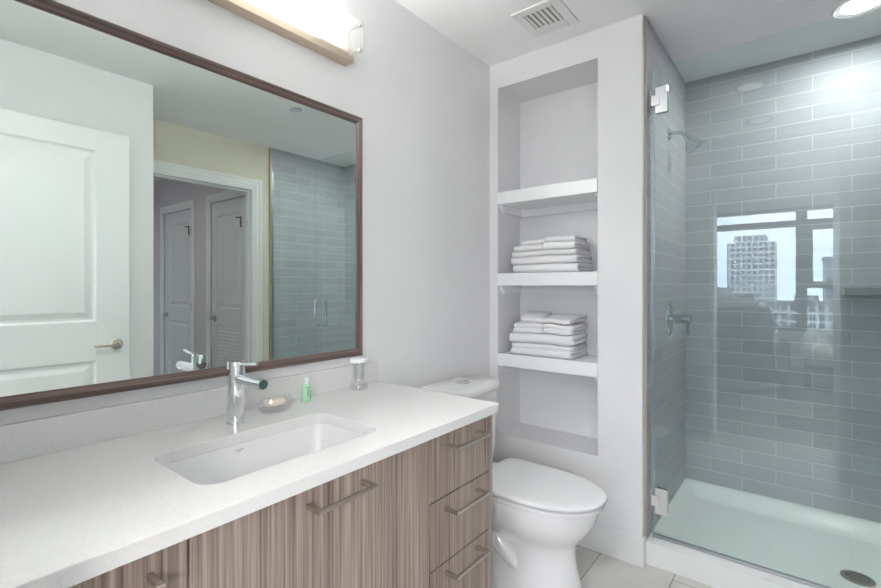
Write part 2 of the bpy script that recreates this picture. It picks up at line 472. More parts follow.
# casings
def casing(name, axis, a0, a1, ztop, face, out, w=0.075, t=0.016, m=white_trim):
    """stepped door casing on a wall plane: axis 'x' or 'y' runs along the wall, out = direction of the face"""
    b = BM()
    def bx(p0, p1, d0, d1, z0, z1):
        lo, hi = sorted((face + out * d0, face + out * d1))
        if axis == 'x': box(b, p0, p1, lo, hi, z0, z1)
        else: box(b, lo, hi, p0, p1, z0, z1)
    for (i0, i1, d) in ((0.0, 0.022, t * 0.55), (0.022, w - 0.02, t * 0.8), (w - 0.02, w, t)):
        bx(a0 - i1, a0 - i0, 0, d, 0, ztop + i1); bx(a1 + i0, a1 + i1, 0, d, 0, ztop + i1)
        bx(a0 - i0, a1 + i0, 0, d, ztop + i0, ztop + i1)
    return struct(name, b, m, bevel=0.0015)
casing('trim_3', 'y', 1.20, 2.080, 2.075, 2.34, -1)
casing('trim_4', 'x', 0.750, 1.575, 2.065, 0.05, 1)
# jamb linings
b = BM()
box(b, 2.335, 2.445, 2.070, 2.086, 0, 2.075); box(b, 2.335, 2.445, 1.199, 1.215, 0, 2.075); box(b, 2.335, 2.445, 1.215, 2.070, 2.060, 2.076)
box(b, 2.38, 2.42, 2.056, 2.070, 0, 2.060); box(b, 2.38, 2.42, 1.215, 2.056, 2.046, 2.060)
struct('trim_5', b, white_trim)
b = BM()
box(b, 0.743, 0.757, -0.152, 0.052, 0, 2.07); box(b, 1.567, 1.581, -0.152, 0.052, 0, 2.07); box(b, 0.757, 1.567, -0.152, 0.052, 2.057, 2.071)
struct('trim_6', b, white_trim)
# baseboards
b = mkbox(0.012, 0.799, 2.146, 2.158, 0, 0.122); box(b, 0.795, 0.8035, 2.146, 2.191, 0, 0.122); struct('baseboard_back', b, white_trim, bevel=0.002)
b = mkbox(0.0, 0.012, 1.296, 2.158, 0, 0.122); struct('baseboard_left', b, white_trim, bevel=0.002)
b = mkbox(1.728, 1.74, 0.07, 1.116, 0, 0.122); box(b, 1.74, 2.33, 1.104, 1.116, 0, 0.122); struct('baseboard_right', b, white_trim, bevel=0.002)

# ---------------------------------------------------------------- panel doors
def panel_door(bm, w, h, t, panels, louver=None):
    """door leaf standing in local xz, thickness along y, both faces with moulded panels"""
    rec = 0.010
    box(bm, 0, w, rec, t - rec, 0, h)
    for side in (0, 1):
        y0, y1 = (0, rec) if side == 0 else (t - rec, t)
        xs0 = min(p[0] for p in panels); xs1 = max(p[1] for p in panels)
        box(bm, 0, xs0, y0, y1, 0, h); box(bm, xs1, w, y0, y1, 0, h)
        zs = sorted([(p[2], p[3]) for p in panels]); z = 0
        for (a, c) in zs:
            box(bm, xs0, xs1, y0, y1, z, a); z = c
        box(bm, xs0, xs1, y0, y1, z, h)
        for p in panels:
            if louver and p is panels[louver[0]]:
                n = louver[1]
                for k in range(n):
                    z0 = p[2] + (p[3] - p[2]) * k / n; z1 = p[2] + (p[3] - p[2]) * (k + 0.70) / n
                    s = 1 if side else -1
                    yo = t if side else 0; yi = yo - s * rec
                    v = [bm.verts.new(q) for q in ((p[0], yo - s * 0.001, z0), (p[1], yo - s * 0.001, z0), (p[1], yi, z1), (p[0], yi, z1),
                                                   (p[0], yi - s * 0.0005, z0), (p[1], yi - s * 0.0005, z0))]
                    bm.faces.new((v[0], v[1], v[2], v[3])); bm.faces.new((v[0], v[4], v[5], v[1]))
                    bm.faces.new((v[0], v[3], v[4])); bm.faces.new((v[1], v[5], v[2]))
                continue
            # sloped sticking around the opening, then the raised field
            g = 0.022; q = 0.05
            yo = t if side else 0; s = 1 if side else -1
            yi = yo - s * rec
            def ring(i, y): return [Vector((p[0] + i, y, p[2] + i)), Vector((p[1] - i, y, p[2] + i)), Vector((p[1] - i, y, p[3] - i)), Vector((p[0] + i, y, p[3] - i))]
            loft(bm, [ring(0.0, yo), ring(0.010, yi + s * 0.001), ring(g, yi + s * 0.001), ring(q, yo - s * 0.001)], False, True)

def lever(parent, base, n, d, m, flip=1, r=0.029, length=0.105):
    """rosette, neck and lever: base on the leaf, n outward normal, d lever direction"""
    base = Vector(base); n = Vector(n); d = Vector(d)
    b = BM(); lathe(b, base, n, [(0, r), (0.006, r), (0.010, r * 0.86), (0.012, 0.013), (0.045, 0.011)], 28)
    ro = obj('rosette', b, m, parent, smooth=35)
    b = BM(); tube(b, [base + n * 0.040 - d * 0.006, base + n * 0.046 + d * 0.010, base + n * 0.047 + d * 0.035, base + n * 0.046 + d * length], [0.010, 0.0105, 0.009, 0.0075], 16)
    obj('lever', b, m, ro, smooth=50)

def make_door(name, label, loc, rot, w, panels, louver=None, handle_x=0.06, hinge_side=None, m=white_door, sides=(0,), n_hinges=3, tagcat='door'):
    t = thing(name, label, tagcat, (0, 0, 0))
    b = BM(); panel_door(b, w, 2.03, 0.036, panels, louver); obj('leaf', b, m, t, bevel=0.0012)
    for s in sides:
        dx = 1 if handle_x < w / 2 else -1
        lever(t, (handle_x, 0 if s == 0 else 0.036, 0.92), (0, -1 if s == 0 else 1, 0), (dx, 0, 0), satin_nickel)
    if hinge_side is not None:
        for z in (0.25, 1.02, 1.80):
            b = BM(); tube(b, [(hinge_side, -0.006, z - 0.05), (hinge_side, -0.006, z + 0.05)], 0.006, 10)
            obj('hinge', b, dark_metal, t, smooth=40)
    t.location = loc; t.rotation_euler = (0, 0, rot)
    return t

# the open bathroom door: leaf parallel to the near wall
W = 0.848
d = make_door('panel_door', 'white two-panel bathroom door standing open, seen large in the mirror', (1.556, 0.060, 0.018), PI / 2, W,
              [(0.12, 0.700, 0.15, 0.843), (0.12, 0.700, 1.043, 1.922)], handle_x=W - 0.06, sides=(0, 1))
b = mkbox(0.8485, 0.8497, 0.008, 0.028, 0.885, 0.945); lp = obj('latch_plate', b, satin_nickel, None, origin='world'); lp.parent = d

# hall doors, in the wall y = 2.125
def hall_door(name, label, x0, x1, louver, hx):
    w = x1 - x0
    t = make_door(name, label, (x0, 2.130, 0.012), 0, w,
                  [(0.105, w - 0.105, 0.16, 0.86), (0.105, w - 0.105, 1.02, 1.90)], louver=louver, handle_x=hx, hinge_side=0.0, sides=(0,))
    return t
hall_door('louvered_door', 'white hall door with louvered lower panel, right of the two seen in the mirror', 2.53, 3.175, (0, 21), 0.645 - 0.06)
hall_door('hall_door', 'white hall door with two plain panels, left of the two seen in the mirror', 3.60, 4.27, None, 0.67 - 0.06)
casing('trim_7', 'x', 2.522, 3.183, 2.05, 2.125, -1)
casing('trim_8', 'x', 3.592, 4.278, 2.05, 2.125, -1)
for nm, x in (('robe_hook', 2.66), ('robe_hook', 3.70)):
    b = BM(); tube(b, [(x - 0.05, 2.12, 1.86), (x + 0.035, 2.118, 1.865)], 0.006, 8); tube(b, [(x - 0.045, 2.12, 1.86), (x - 0.045, 2.12, 1.77)], 0.006, 8)
    lab = 'small dark metal door stop arm on top of the louvered door' if x < 3 else 'small dark metal door stop arm on top of the plain hall door'
    b2 = obj('door_stop', b, dark_metal, smooth=50); tag(b2, lab, 'door stop')

# ================================================================ SHOWER
def make_pan():
    b = BM()
    x0, x1, y0, y1 = 0.803, 2.315, 2.191, 3.052
    rim, fl = 0.103, 0.050
    def sm(t): t = max(0, min(1, t)); return t * t * (3 - 2 * t)
    nx, ny = 90, 60
    def hz(x, y):
        if y <= y0 + 0.004: return rim - 0.004
        if y <= y0 + 0.092: return rim
        a = sm((y - y0 - 0.092) / 0.035)
        bb = sm((y1 - 0.010 - y) / 0.115)
        c = sm((x - x0 - 0.010) / 0.085); dd = sm((x1 - 0.010 - x) / 0.085)
        k = a * bb * c * dd
        slope = 0.010 * (1 - min(1, math.hypot(x - 1.53, y - 2.55) / 0.7))
        return rim - (rim - fl) * k - slope * k
    ysl = [y0, y0 + 0.004] + [y0 + 0.092 * k / 4 for k in range(1, 5)] + [y0 + 0.092 + (y1 - y0 - 0.092) * k / ny for k in range(1, ny + 1)]
    V = [[b.verts.new((x0 + (x1 - x0) * i / nx, y, hz(x0 + (x1 - x0) * i / nx, y))) for i in range(nx + 1)] for y in ysl]
    for j in range(len(ysl) - 1):
        for i in range(nx): b.faces.new((V[j][i], V[j][i + 1], V[j + 1][i + 1], V[j + 1][i]))
    border = [V[0][i] for i in range(nx + 1)] + [V[j][nx] for j in range(1, len(ysl))] + [V[-1][i] for i in range(nx - 1, -1, -1)] + [V[j][0] for j in range(len(ysl) - 2, 0, -1)]
    low = [b.verts.new((v.co.x, v.co.y, 0.0)) for v in border]
    n = len(border)
    for i in range(n):
        j = (i + 1) % n; b.faces.new((border[i], low[i], low[j], border[j]))
    b.faces.new(low)
    return b
pan = thing('shower_pan', 'white acrylic shower base with raised curb behind the glass door', 'shower base', (1.58, 2.62, 0))
obj('base', make_pan(), acrylic, pan, smooth=50)
b = BM(); lathe(b, (1.53, 2.55, 0.0405), (0, 0, 1), [(0, 0.056), (0.003, 0.056), (0.005, 0.050), (0.005, 0.0)], 32, True, False)
dr = obj('drain_cover', b, satin_nickel, pan, smooth=30, label='round grey drain grate')
b = BM()
for r_, n_ in ((0.012, 6), (0.024, 12), (0.036, 18)):
    for k in range(n_):
        a = 2 * PI * k / n_; lathe(b, (1.53 + r_ * math.cos(a), 2.55 + r_ * math.sin(a), 0.0455), (0, 0, 1), [(0, 0.0032), (0.0006, 0.0032)], 8)
obj('drain_holes', b, dark_gap, dr)

# glass door and fixed panel
door = thing('shower_door', 'frameless green-tinted glass shower door hinged at the left tile wall', 'shower door', (0.815, YG, 0.115))
obj('glass_panel', mkbox(0.823, 1.698, YG - 0.005, YG + 0.005, 0.118, 2.236), shower_glass, door)
obj('seal_strip', mkbox(0.8095, 0.8225, YG - 0.007, YG + 0.007, 0.12, 2.233), seal_plastic, door)
obj('bottom_sweep', mkbox(0.818, 1.698, YG - 0.009, YG + 0.006, 0.105, 0.1178), aluminium, door)
for zc in (2.080, 0.274):
    b = BM()
    for ys in ((YG - 0.0155, YG - 0.0055), (YG + 0.0055, YG + 0.0155)):
        box(b, 0.829, 0.880, ys[0], ys[1], zc - 0.058, zc + 0.058)
    h = obj('hinge', b, chrome, door, bevel=0.0012, label='square chrome glass-to-wall hinge')
    b = BM(); box(b, 0.8035, 0.8095, YG - 0.0205, YG + 0.026, zc - 0.045, zc + 0.045); box(b, 0.8095, 0.847, YG - 0.0205, YG - 0.0158, zc - 0.0235, zc + 0.0235)
    obj('hinge_bracket', b, chrome, h, bevel=0.0012)
b = BM()
for s in (-1, 1):
    tube(b, [(1.64, YG + s * 0.006, 1.136), (1.64, YG + s * 0.045, 1.136), (1.64, YG + s * 0.052, 1.129), (1.64, YG + s * 0.052, 0.945), (1.64, YG + s * 0.045, 0.938), (1.64, YG + s * 0.006, 0.938)], 0.008, 12)
obj('pull_handle', b, chrome, door, smooth=50)
fx = thing('glass_screen', 'fixed glass shower panel right of the glass door, seen in the mirror', 'glass screen', (1.70, YG, 0.103))
obj('glass_panel', mkbox(1.704, 2.309, YG - 0.005, YG + 0.005, 0.104, 2.236), shower_glass, fx)
obj('edge_channel', mkbox(2.3095, 2.3145, YG - 0.009, YG + 0.009, 0.104, 2.236), aluminium, fx)

# shower head
HX_ = (0.56, 0.27, -0.78)
hd = thing('shower_fixture', 'small chrome bell-shaped shower head on a bent arm from the left tile wall', 'shower head', (0.803, 2.62, 2.03))
b = BM(); lathe(b, (0.8031, 2.62, 2.033), (1, 0, 0), [(0, 0.030), (0.004, 0.030), (0.012, 0.016), (0.014, 0.012)], 28); obj('flange', b, chrome_dark_refl, hd, smooth=40)
b = BM(); tube(b, [(0.812, 2.62, 2.033), (0.835, 2.62, 2.034), (0.858, 2.62, 2.030), (0.874, 2.62, 2.018), (0.886, 2.62, 2.002)], 0.0095, 16); obj('arm', b, chrome_dark_refl, hd, smooth=60)
b = BM(); lathe(b, (0.882, 2.62, 2.008), HX_, [(0, 0.013), (0.010, 0.016), (0.020, 0.015), (0.028, 0.017), (0.045, 0.024), (0.062, 0.036), (0.074, 0.049), (0.080, 0.052), (0.083, 0.050)], 32); sh = obj('bell', b, chrome_dark_refl, hd, smooth=40)
b = BM(); lathe(b, (0.882 + 0.56 * 0.0832 / 0.9977, 2.62 + 0.27 * 0.0832 / 0.9977, 2.008 - 0.78 * 0.0832 / 0.9977), HX_, [(0, 0.045), (0.0015, 0.043)], 32); obj('spray_face', b, dark_metal, sh, smooth=30)
# mixer valve
vv = thing('shower_valve', 'chrome shower mixer valve on a tall plate on the left tile wall', 'shower valve', (0.803, 2.63, 1.07))
b = BM()
ringf = lambda k, x: [Vector((x, 2.63 + 0.062 * k * math.cos(a * PI / 20), 1.070 + 0.086 * k * math.sin(a * PI / 20))) for a in range(40)]
loft(b, [ringf(1, 0.8032), ringf(1, 0.8065), ringf(0.93, 0.812), ringf(0.3, 0.8135)]); obj('plate', b, chrome_dark_refl, vv, smooth=40)
b = BM(); lathe(b, (0.812, 2.63, 1.074), (1, 0, 0), [(0, 0.013), (0.014, 0.013), (0.015, 0.022), (0.046, 0.024), (0.047, 0.021), (0.049, 0.021), (0.050, 0.024), (0.090, 0.024), (0.093, 0.021)], 28); vh = obj('handle', b, chrome_dark_refl, vv, smooth=40)
b = BM(); tube(b, [(0.892, 2.63, 1.056), (0.892, 2.63, 0.995)], 0.004, 10); obj('lever_pin', b, chrome_dark_refl, vh, smooth=50)
tag(obj('soap_ledge', mkbox(1.51, 1.98, 2.985, 3.0515, 1.198, 1.236), ledge_stone, bevel=0.003), 'grey soap ledge on the back tile wall at the right edge', 'soap ledge')

# recessed shower light
def recessed(name, label, x, y, z, glow, r=0.095, ri=0.062):
    t = thing(name, label, 'ceiling light', (x, y, z - 0.01))
    b = BM(); lathe(b, (x, y, z), (0, 0, -1), [(0.0, r), (0.006, r), (0.010, r * 0.94), (0.006, ri), (0.001, ri)], 40, True, False); obj('trim_ring', b, white_trim, t, smooth=40)
    b = BM(); lathe(b, (x, y, z - 0.001), (0, 0, -1), [(0, ri - 0.001), (0.003, ri - 0.001)], 36); obj('lens', b, glow, t)
    return t
recessed('recessed_light', 'round lit recessed ceiling light above the shower', 1.545, 2.665, H, lens_glow)
def fill_can(name, label, x, y, z, r=0.062, depth=0.085):  # added downlights for fill, deep enough to hide the lens at low angles
    t = thing(name, label, 'ceiling light', (x, y, z - 0.006))
    b = BM(); lathe(b, (x, y, z + depth), (0, 0, -1), [(0, r * 0.9), (depth * 0.3, r * 0.95), (depth - 0.0005, r), (depth + 0.005, r + 0.022), (depth + 0.001, r + 0.026), (depth - 0.0002, r + 0.026), (depth - 0.002, r + 0.004), (0, r * 0.9 + 0.004)], 40, False, False)
    obj('baffle', b, baffle_grey, t, smooth=40)
    b = BM(); lathe(b, (x, y, z + depth + 0.003), (0, 0, -1), [(0, r * 0.9 + 0.003), (0.0028, r * 0.9 + 0.003)], 36); obj('lens', b, fill_can_glow, t)
fill_can('fill_downlight', 'added deep recessed fill light over the bathroom floor in front of the vanity', 1.10, 1.15, H)
fill_can('fill_downlight', 'added deep recessed fill light just inside the bathroom doorway', 1.10, 0.42, H)
t_ = thing('bedroom_fill_light', 'added round fill light on the bedroom ceiling outside the doorway', 'ceiling light', (1.1, -1.3, 2.53))  # added out of view to send more fill through the doorway
b = BM(); lathe(b, (1.1, -1.3, 2.599), (0, 0, -1), [(0, 0.20), (0.02, 0.20), (0.05, 0.15), (0.06, 0.0)], 40, True, False); obj('diffuser', b, bed_fill_glow, t_, smooth=60)
recessed('hall_fill_light', 'added round fill light on the hall ceiling beyond the mirror view', 3.6, 1.0, H, hall_fill_glow)  # added unseen source to brighten the hall doors

# ceiling vent, access panel, sprinkler cover
v = thing('ceiling_vent', 'square white slatted exhaust vent in the ceiling by the left wall', 'vent', (0.44, 1.915, H - 0.01))
b = BM(); x0, x1, y0, y1 = 0.335, 0.555, 1.800, 2.030; a0, a1, c0, c1 = 0.374, 0.512, 1.843, 1.968
box(b, x0, a0, y0, y1, H - 0.008, H); box(b, a1, x1, y0, y1, H - 0.008, H); box(b, a0, a1, y0, c0, H - 0.008, H); box(b, a0, a1, c1, y1, H - 0.008, H)
obj('frame', b, white_trim, v, bevel=0.002)
obj('backing', mkbox(a0, a1, c0, c1, H - 0.0022, H - 0.0002), plain('grey_vent_backing', srgb(172, 170, 166), 0.6), v)
for k in range(6):
    xk = a0 + (a1 - a0) * (k + 0.5) / 6
    b = mkbox(xk - 0.0065, xk + 0.0065, c0, c1, H - 0.0075, H - 0.0045); obj('slat', b, vent_slat, v)
tag(obj('access_panel', mkbox(0.657, 1.05, 1.62, 2.010, H - 0.003, H), ceiling_paint, bevel=0.001), 'flush square access panel in the ceiling near the top edge', 'access panel')
b = BM(); lathe(b, (1.385, 1.85, H), (0, 0, -1), [(0, 0.043), (0.006, 0.043), (0.009, 0.036), (0.009, 0)], 32, True, False)
tag(obj('sprinkler_cover', b, chrome, smooth=35), 'round chrome sprinkler cover plate in the ceiling, seen in the mirror', 'sprinkler cover')

# ================================================================ NICHE SHELVES AND TOWELS
def shelf(z, label):
    t = thing('niche_shelf', label, 'shelf', (0.3235, 2.28, z - 0.066), 'white shelves in the wall niche')
    obj('board', mkbox(0.0515, 0.5955, 2.1555, 2.4085, z - 0.066, z), shelf_white, t, bevel=0.0015)
    for (xa, xb) in ((0.0515, 0.0705), (0.5765, 0.5955)):
        b = BM(); zt = z - 0.0662; pr_ = [(2.175, zt), (2.4085, zt), (2.4085, zt - 0.042), (2.205, zt - 0.042), (2.175, zt - 0.012)]
        loft(b, [[Vector((xa, y, q)) for y, q in pr_], [Vector((xb, y, q)) for y, q in pr_]])
        obj('cleat', b, shelf_white, t)
    obj('cleat', mkbox(0.0707, 0.5763, 2.3895, 2.4085, z - 0.1082, z - 0.0662), shelf_white, t)
    return t
shelf(0.879, 'thick white niche shelf, lowest of the three, holding the messier towels')
shelf(1.312, 'thick white niche shelf, middle of the three, holding the neater towels')
shelf(1.752, 'thick white niche shelf, topmost of the three and empty')

def towel(label, group, cx, cy, w, dpt, z0, h, layers, seed, rot=0.0, mess=0.004, tilt=(0, 0), name='folded_towel'):
    zsh = Z1 if z0 < 1.2 else Z2; wav = 0.011 if z0 < 1.2 else 0.006
    """one towel folded back and forth: a serpentine sheet, the round folds at front and back"""
    rnd = random.Random(seed); t = h / layers; T = t * 0.97
    path = []; hd_ = dpt / 2
    for k in range(layers):
        zc = t * (k + 0.5); d_ = 1 if k % 2 == 0 else -1
        a_, b_ = (hd_ - t * 0.5) * d_, -(hd_ - t * 0.5) * d_
        if k == 0: a_ = hd_ * d_ * 0.97
        if k == layers - 1: b_ = -(hd_ * d_) * 0.95
        n = 9
        for i in range(n): path.append((a_ + (b_ - a_) * i / (n - 1), zc))
        if k < layers - 1:
            for i in range(1, 5):
                an = PI * i / 5
                path.append((b_ - d_ * math.sin(an) * t * 0.5, zc + t * 0.5 - math.cos(an) * t * 0.5))
    b = BM(); nx = 22; rings = []
    ce = [math.hypot(path[i][0] - path[max(i - 1, 0)][0], path[i][1] - path[max(i - 1, 0)][1]) for i in range(len(path))]
    for ix in range(nx + 1):
        u = ix / nx - 0.5; x = u * w
        edge = 1 - 0.16 * max(0, (abs(u) - 0.44) / 0.06)
        up, dn = [], []
        for i, (y, z) in enumerate(path):
            p = path[max(i - 1, 0)]; q = path[min(i + 1, len(path) - 1)]
            tx, tz = q[0] - p[0], q[1] - p[1]; L = math.hypot(tx, tz) or 1; nx_, nz_ = -tz / L, tx / L
            s1 = noise.noise(Vector((x * 13 + seed * 3.1, y * 11, z * 40 + seed)))
            s2 = noise.noise(Vector((x * 30 + seed * 1.7, y * 26 + 5, z * 60)))
            k = min(1.0, z / (t * 1.0)) if z < t else 1.0
            yy = y + s1 * mess * 1.3; nn = noise.noise(Vector(((cx + x) * 11, (cy + y) * 9, 4.0 + zsh))) * wav
            xx = x + (noise.noise(Vector((y * 8, z * 70, seed + (3 if u > 0 else 0)))) * mess * 2.5 if abs(u) > 0.3 else 0)
            ht = T * 0.5 * edge * (1 + s2 * 0.15)
            for lst, sg in ((up, 1), (dn, -1)):
                zv = z + sg * nz_ * ht
                lst.append(Vector((xx, yy + sg * nx_ * ht, zv + nn * max(0.0, min(1.0, (z0 - zsh + zv) / 0.08)))))
        rings.append(up + dn[::-1])
    loft(b, rings)
    M = Matrix.Translation((cx, cy, z0)) @ Matrix.Rotation(rot, 4, 'Z') @ Matrix.Rotation(tilt[0], 4, 'X') @ Matrix.Rotation(tilt[1], 4, 'Y')
    bmesh.ops.transform(b, matrix=M, verts=b.verts[:])
    zm = min(v.co.z for v in b.verts)
    if z0 < zsh + 0.001 and zm < zsh: bmesh.ops.translate(b, verts=b.verts[:], vec=(0, 0, zsh + 0.0003 - zm))
    o = obj(name, b, towel_white, smooth=180); tag(o, label, 'towel', group)
    return o
G2 = 'folded white towels on the middle shelf'; Z2 = 1.3125; Z1 = 0.8795
towel('wide folded white bath towel at the bottom of the upper stack', G2, 0.316, 2.277, 0.355, 0.205, Z2, 0.044, 2, 1, 0.0, 0.002)
towel('wide folded white bath towel second from the bottom of the upper stack', G2, 0.306, 2.279, 0.362, 0.205, Z2 + 0.0460, 0.040, 2, 2, 0.0, 0.0025)
towel('wide folded white bath towel third from the bottom of the upper stack', G2, 0.308, 2.280, 0.350, 0.205, Z2 + 0.0878, 0.026, 2, 3, 0.0, 0.0025)
towel('small folded white towel, lower of the left pair on the upper stack', G2, 0.222, 2.272, 0.165, 0.180, Z2 + 0.116, 0.031, 2, 4, 0.05, 0.003)
towel('small folded white towel, upper of the left pair on the upper stack', G2, 0.243, 2.280, 0.135, 0.170, Z2 + 0.149, 0.024, 1, 5, 0.03, 0.003)
towel('small folded white towel, lower of the right pair on the upper stack', G2, 0.397, 2.272, 0.170, 0.185, Z2 + 0.116, 0.036, 2, 6, -0.03, 0.003)
towel('small folded white towel, upper of the right pair on the upper stack', G2, 0.392, 2.280, 0.150, 0.175, Z2 + 0.154, 0.028, 2, 7, 0.04, 0.003)
G1 = 'folded white towels on the lowest shelf'
towel('thick folded white bath towel at the bottom of the lower stack', G1, 0.292, 2.282, 0.340, 0.205, Z1, 0.062, 3, 11, -0.02, 0.005)
towel('thick folded white bath towel second from the bottom of the lower stack', G1, 0.288, 2.284, 0.350, 0.200, Z1 + 0.0665, 0.052, 2, 12, 0.01, 0.006)
towel('rumpled folded white hand towel at the left on top of the lower stack', G1, 0.206, 2.275, 0.150, 0.180, Z1 + 0.1225, 0.050, 3, 13, 0.12, 0.006, (0.05, 0))
towel('small white washcloth tilted on top of the left pile of the lower stack', G1, 0.214, 2.290, 0.128, 0.150, Z1 + 0.186, 0.026, 2, 14, 0.22, 0.005, (0.20, 0.04))
towel('rumpled folded white hand towel at the right on top of the lower stack', G1, 0.385, 2.275, 0.160, 0.185, Z1 + 0.120, 0.048, 3, 15, -0.06, 0.006)
towel('small white washcloth draped on top of the right pile of the lower stack', G1, 0.382, 2.284, 0.145, 0.165, Z1 + 0.178, 0.027, 2, 16, -0.10, 0.006, (0.07, 0))

# ================================================================ VANITY
VX = 0.560; ZT = 0.862; SL = 0.029; ZB = ZT - SL; YE = 1.294; YS = 0.052
van = thing('vanity_cabinet', 'grey-brown wood-grain vanity cabinet with flat fronts under the white countertop', 'vanity', (0.28, 0.67, 0))
b = BM()
box(b, 0.004, VX, 1.268, 1.288, 0.0, ZB - 0.0005); box(b, 0.004, VX - 0.02, YS + 0.002, YS + 0.02, 0.0, ZB - 0.0005)
box(b, 0.004, VX - 0.02, YS + 0.02, 1.268, 0.10, 0.118); box(b, 0.44, 0.456, YS + 0.02, 1.268, 0.0, 0.10)
box(b, 0.004, VX - 0.02, 0.958, 0.974, 0.118, ZB - 0.0005); box(b, 0.004, VX - 0.02, 0.332, 0.348, 0.118, ZB - 0.0005)
box(b, 0.004, 0.016, YS + 0.02, 1.268, 0.118, 0.60)
obj('carcass', b, vanity_wood, van, bevel=0.0008)
obj('gap_shade_board', mkbox(VX - 0.0205, VX - 0.0195, YS + 0.022, 1.2675, 0.12, ZB - 0.001), dark_gap, van)  # dark board painting the shade in the gaps between fronts
def pull(parent, y0, y1, z, x=0.604):
    b = BM()
    box(b, x - 0.004, x + 0.004, y0, y1, z - 0.0045, z + 0.0045)
    for y in (y0 + 0.0005, y1 - 0.0105): box(b, VX, x - 0.004, y, y + 0.010, z - 0.0045, z + 0.0045)
    obj('pull_handle', b, satin_nickel, parent, bevel=0.0012)
def front(name, y0, y1, z0, z1, hy, hz):
    f = obj(name, mkbox(VX - 0.019, VX, y0, y1, z0, z1), vanity_wood, van, bevel=0.0008)
    if hy: pull(f, hy[0], hy[1], hz)
    return f
g = 0.0021
front('drawer', 0.966 + g, 1.2665, 0.645 + g, ZB - 0.006, (1.034, 1.198), 0.789)
front('drawer', 0.966 + g, 1.2665, 0.457 + g, 0.645 - g, (1.030, 1.198), 0.610)
front('drawer', 0.966 + g, 1.2665, 0.110, 0.457 - g, (1.030, 1.198), 0.430)
front('door', 0.341 + g, 0.966 - g, 0.110, ZB - 0.006, (0.568, 0.726), 0.790)
front('drawer', YS + 0.003, 0.341 - g, 0.645 + g, ZB - 0.006, (0.10, 0.288), 0.789)
front('drawer', YS + 0.003, 0.341 - g, 0.457 + g, 0.645 - g, (0.10, 0.288), 0.610)
front('drawer', YS + 0.003, 0.341 - g, 0.110, 0.457 - g, (0.10, 0.288), 0.430)

# countertop with rounded cut-out, backsplash
SX, SY, HX, HY, SR = 0.347, 0.634, 0.133, 0.232, 0.045
def counter():
    b = BM()
    hole = rrect(SX, SY, HX, HY, SR, ZT, 8); n = len(hole)
    x0, x1, y0, y1 = 0.001, 0.583, YS, YE
    def project(p):
        d = Vector((p.x - SX, p.y - SY)); t = 1e9
        if d.x > 1e-9: t = min(t, (x1 - SX) / d.x)
        if d.x < -1e-9: t = min(t, (x0 - SX) / d.x)
        if d.y > 1e-9: t = min(t, (y1 - SY) / d.y)
        if d.y < -1e-9: t = min(t, (y0 - SY) / d.y)
        return SX + d.x * t, SY + d.y * t
    outer = [list(project(p)) for p in hole]
    for cx_, cy_ in ((x0, y0), (x1, y0), (x1, y1), (x0, y1)):
        k = min(range(n), key=lambda i: (outer[i][0] - cx_) ** 2 + (outer[i][1] - cy_) ** 2); outer[k] = [cx_, cy_]
    ht = [b.verts.new(p) for p in hole]; hb = [b.verts.new((p.x, p.y, ZB)) for p in hole]
    ot = [b.verts.new((x, y, ZT)) for x, y in outer]; ob = [b.verts.new((x, y, ZB)) for x, y in outer]
    for i in range(n):
        j = (i + 1) % n
        b.faces.new((ht[i], ht[j], ot[j], ot[i])); b.faces.new((hb[i], ob[i], ob[j], hb[j]))
        b.faces.new((ht[i], hb[i], hb[j], ht[j])); b.faces.new((ot[i], ot[j], ob[j], ob[i]))
    return b
ct = thing('countertop', 'white speckled quartz countertop with rectangular sink cut-out', 'countertop', (0.29, 0.67, ZB))
obj('slab', counter(), quartz_mat, ct, bevel=0.0018)
obj('backsplash', mkbox(0.001, 0.020, YS, YE, ZT + 0.0002, 0.942), quartz_mat, ct, bevel=0.0012)
# undermount sink
sk = thing('sink', 'white rectangular undermount sink below the countertop', 'sink', (SX, SY, 0.68))
b = BM()
zz = ZB - 0.0006
inner = [rrect(SX, SY, HX + 0.003, HY + 0.003, SR, zz, 8), rrect(SX, SY, HX + 0.001, HY + 0.001, SR, zz - 0.02, 8), rrect(SX, SY, HX - 0.008, HY - 0.010, SR, zz - 0.09, 8),
         rrect(SX, SY, HX - 0.018, HY - 0.022, SR, zz - 0.118, 8), rrect(SX, SY, HX - 0.035, HY - 0.045, SR * 0.9, zz - 0.130, 8), rrect(SX, SY, 0.02, 0.02, 0.019, zz - 0.136, 8)]
outer = [rrect(SX, SY, 0.03, 0.03, 0.019, zz - 0.150, 8), rrect(SX, SY, HX + 0.0, HY + 0.0, SR, zz - 0.146, 8), rrect(SX, SY, HX + 0.014, HY + 0.014, SR, zz - 0.02, 8), rrect(SX, SY, HX + 0.022, HY + 0.022, SR, zz - 0.015, 8), rrect(SX, SY, HX + 0.022, HY + 0.022, SR, zz, 8)]
loft(b, outer + inner, True, True)
obj('basin', b, porcelain, sk, smooth=50)
b = BM(); lathe(b, (SX - 0.01, SY, zz - 0.1358), (0, 0, 1), [(0, 0.021), (0.003, 0.021), (0.004, 0.016), (0.002, 0.0)], 24, True, False); obj('drain', b, chrome, sk, smooth=30)
# small scripted maker's mark on the back wall of the basin
b = BM(); xl = SX - HX + 0.0005; MY, MZ = 0.602, 0.818
pts = []
for k in range(40):
    t = k / 39; pts.append((xl, MY + 0.022 * t, MZ + 0.0018 * math.sin(t * 20) + 0.001 * math.sin(t * 9)))
tube(b, pts, 0.0006, 6); tube(b, [(xl, MY + 0.002, MZ - 0.005), (xl, MY + 0.014, MZ - 0.005)], 0.0006, 6)
obj('maker_mark', b, logo_ink, sk, label='tiny grey script mark on the basin wall')

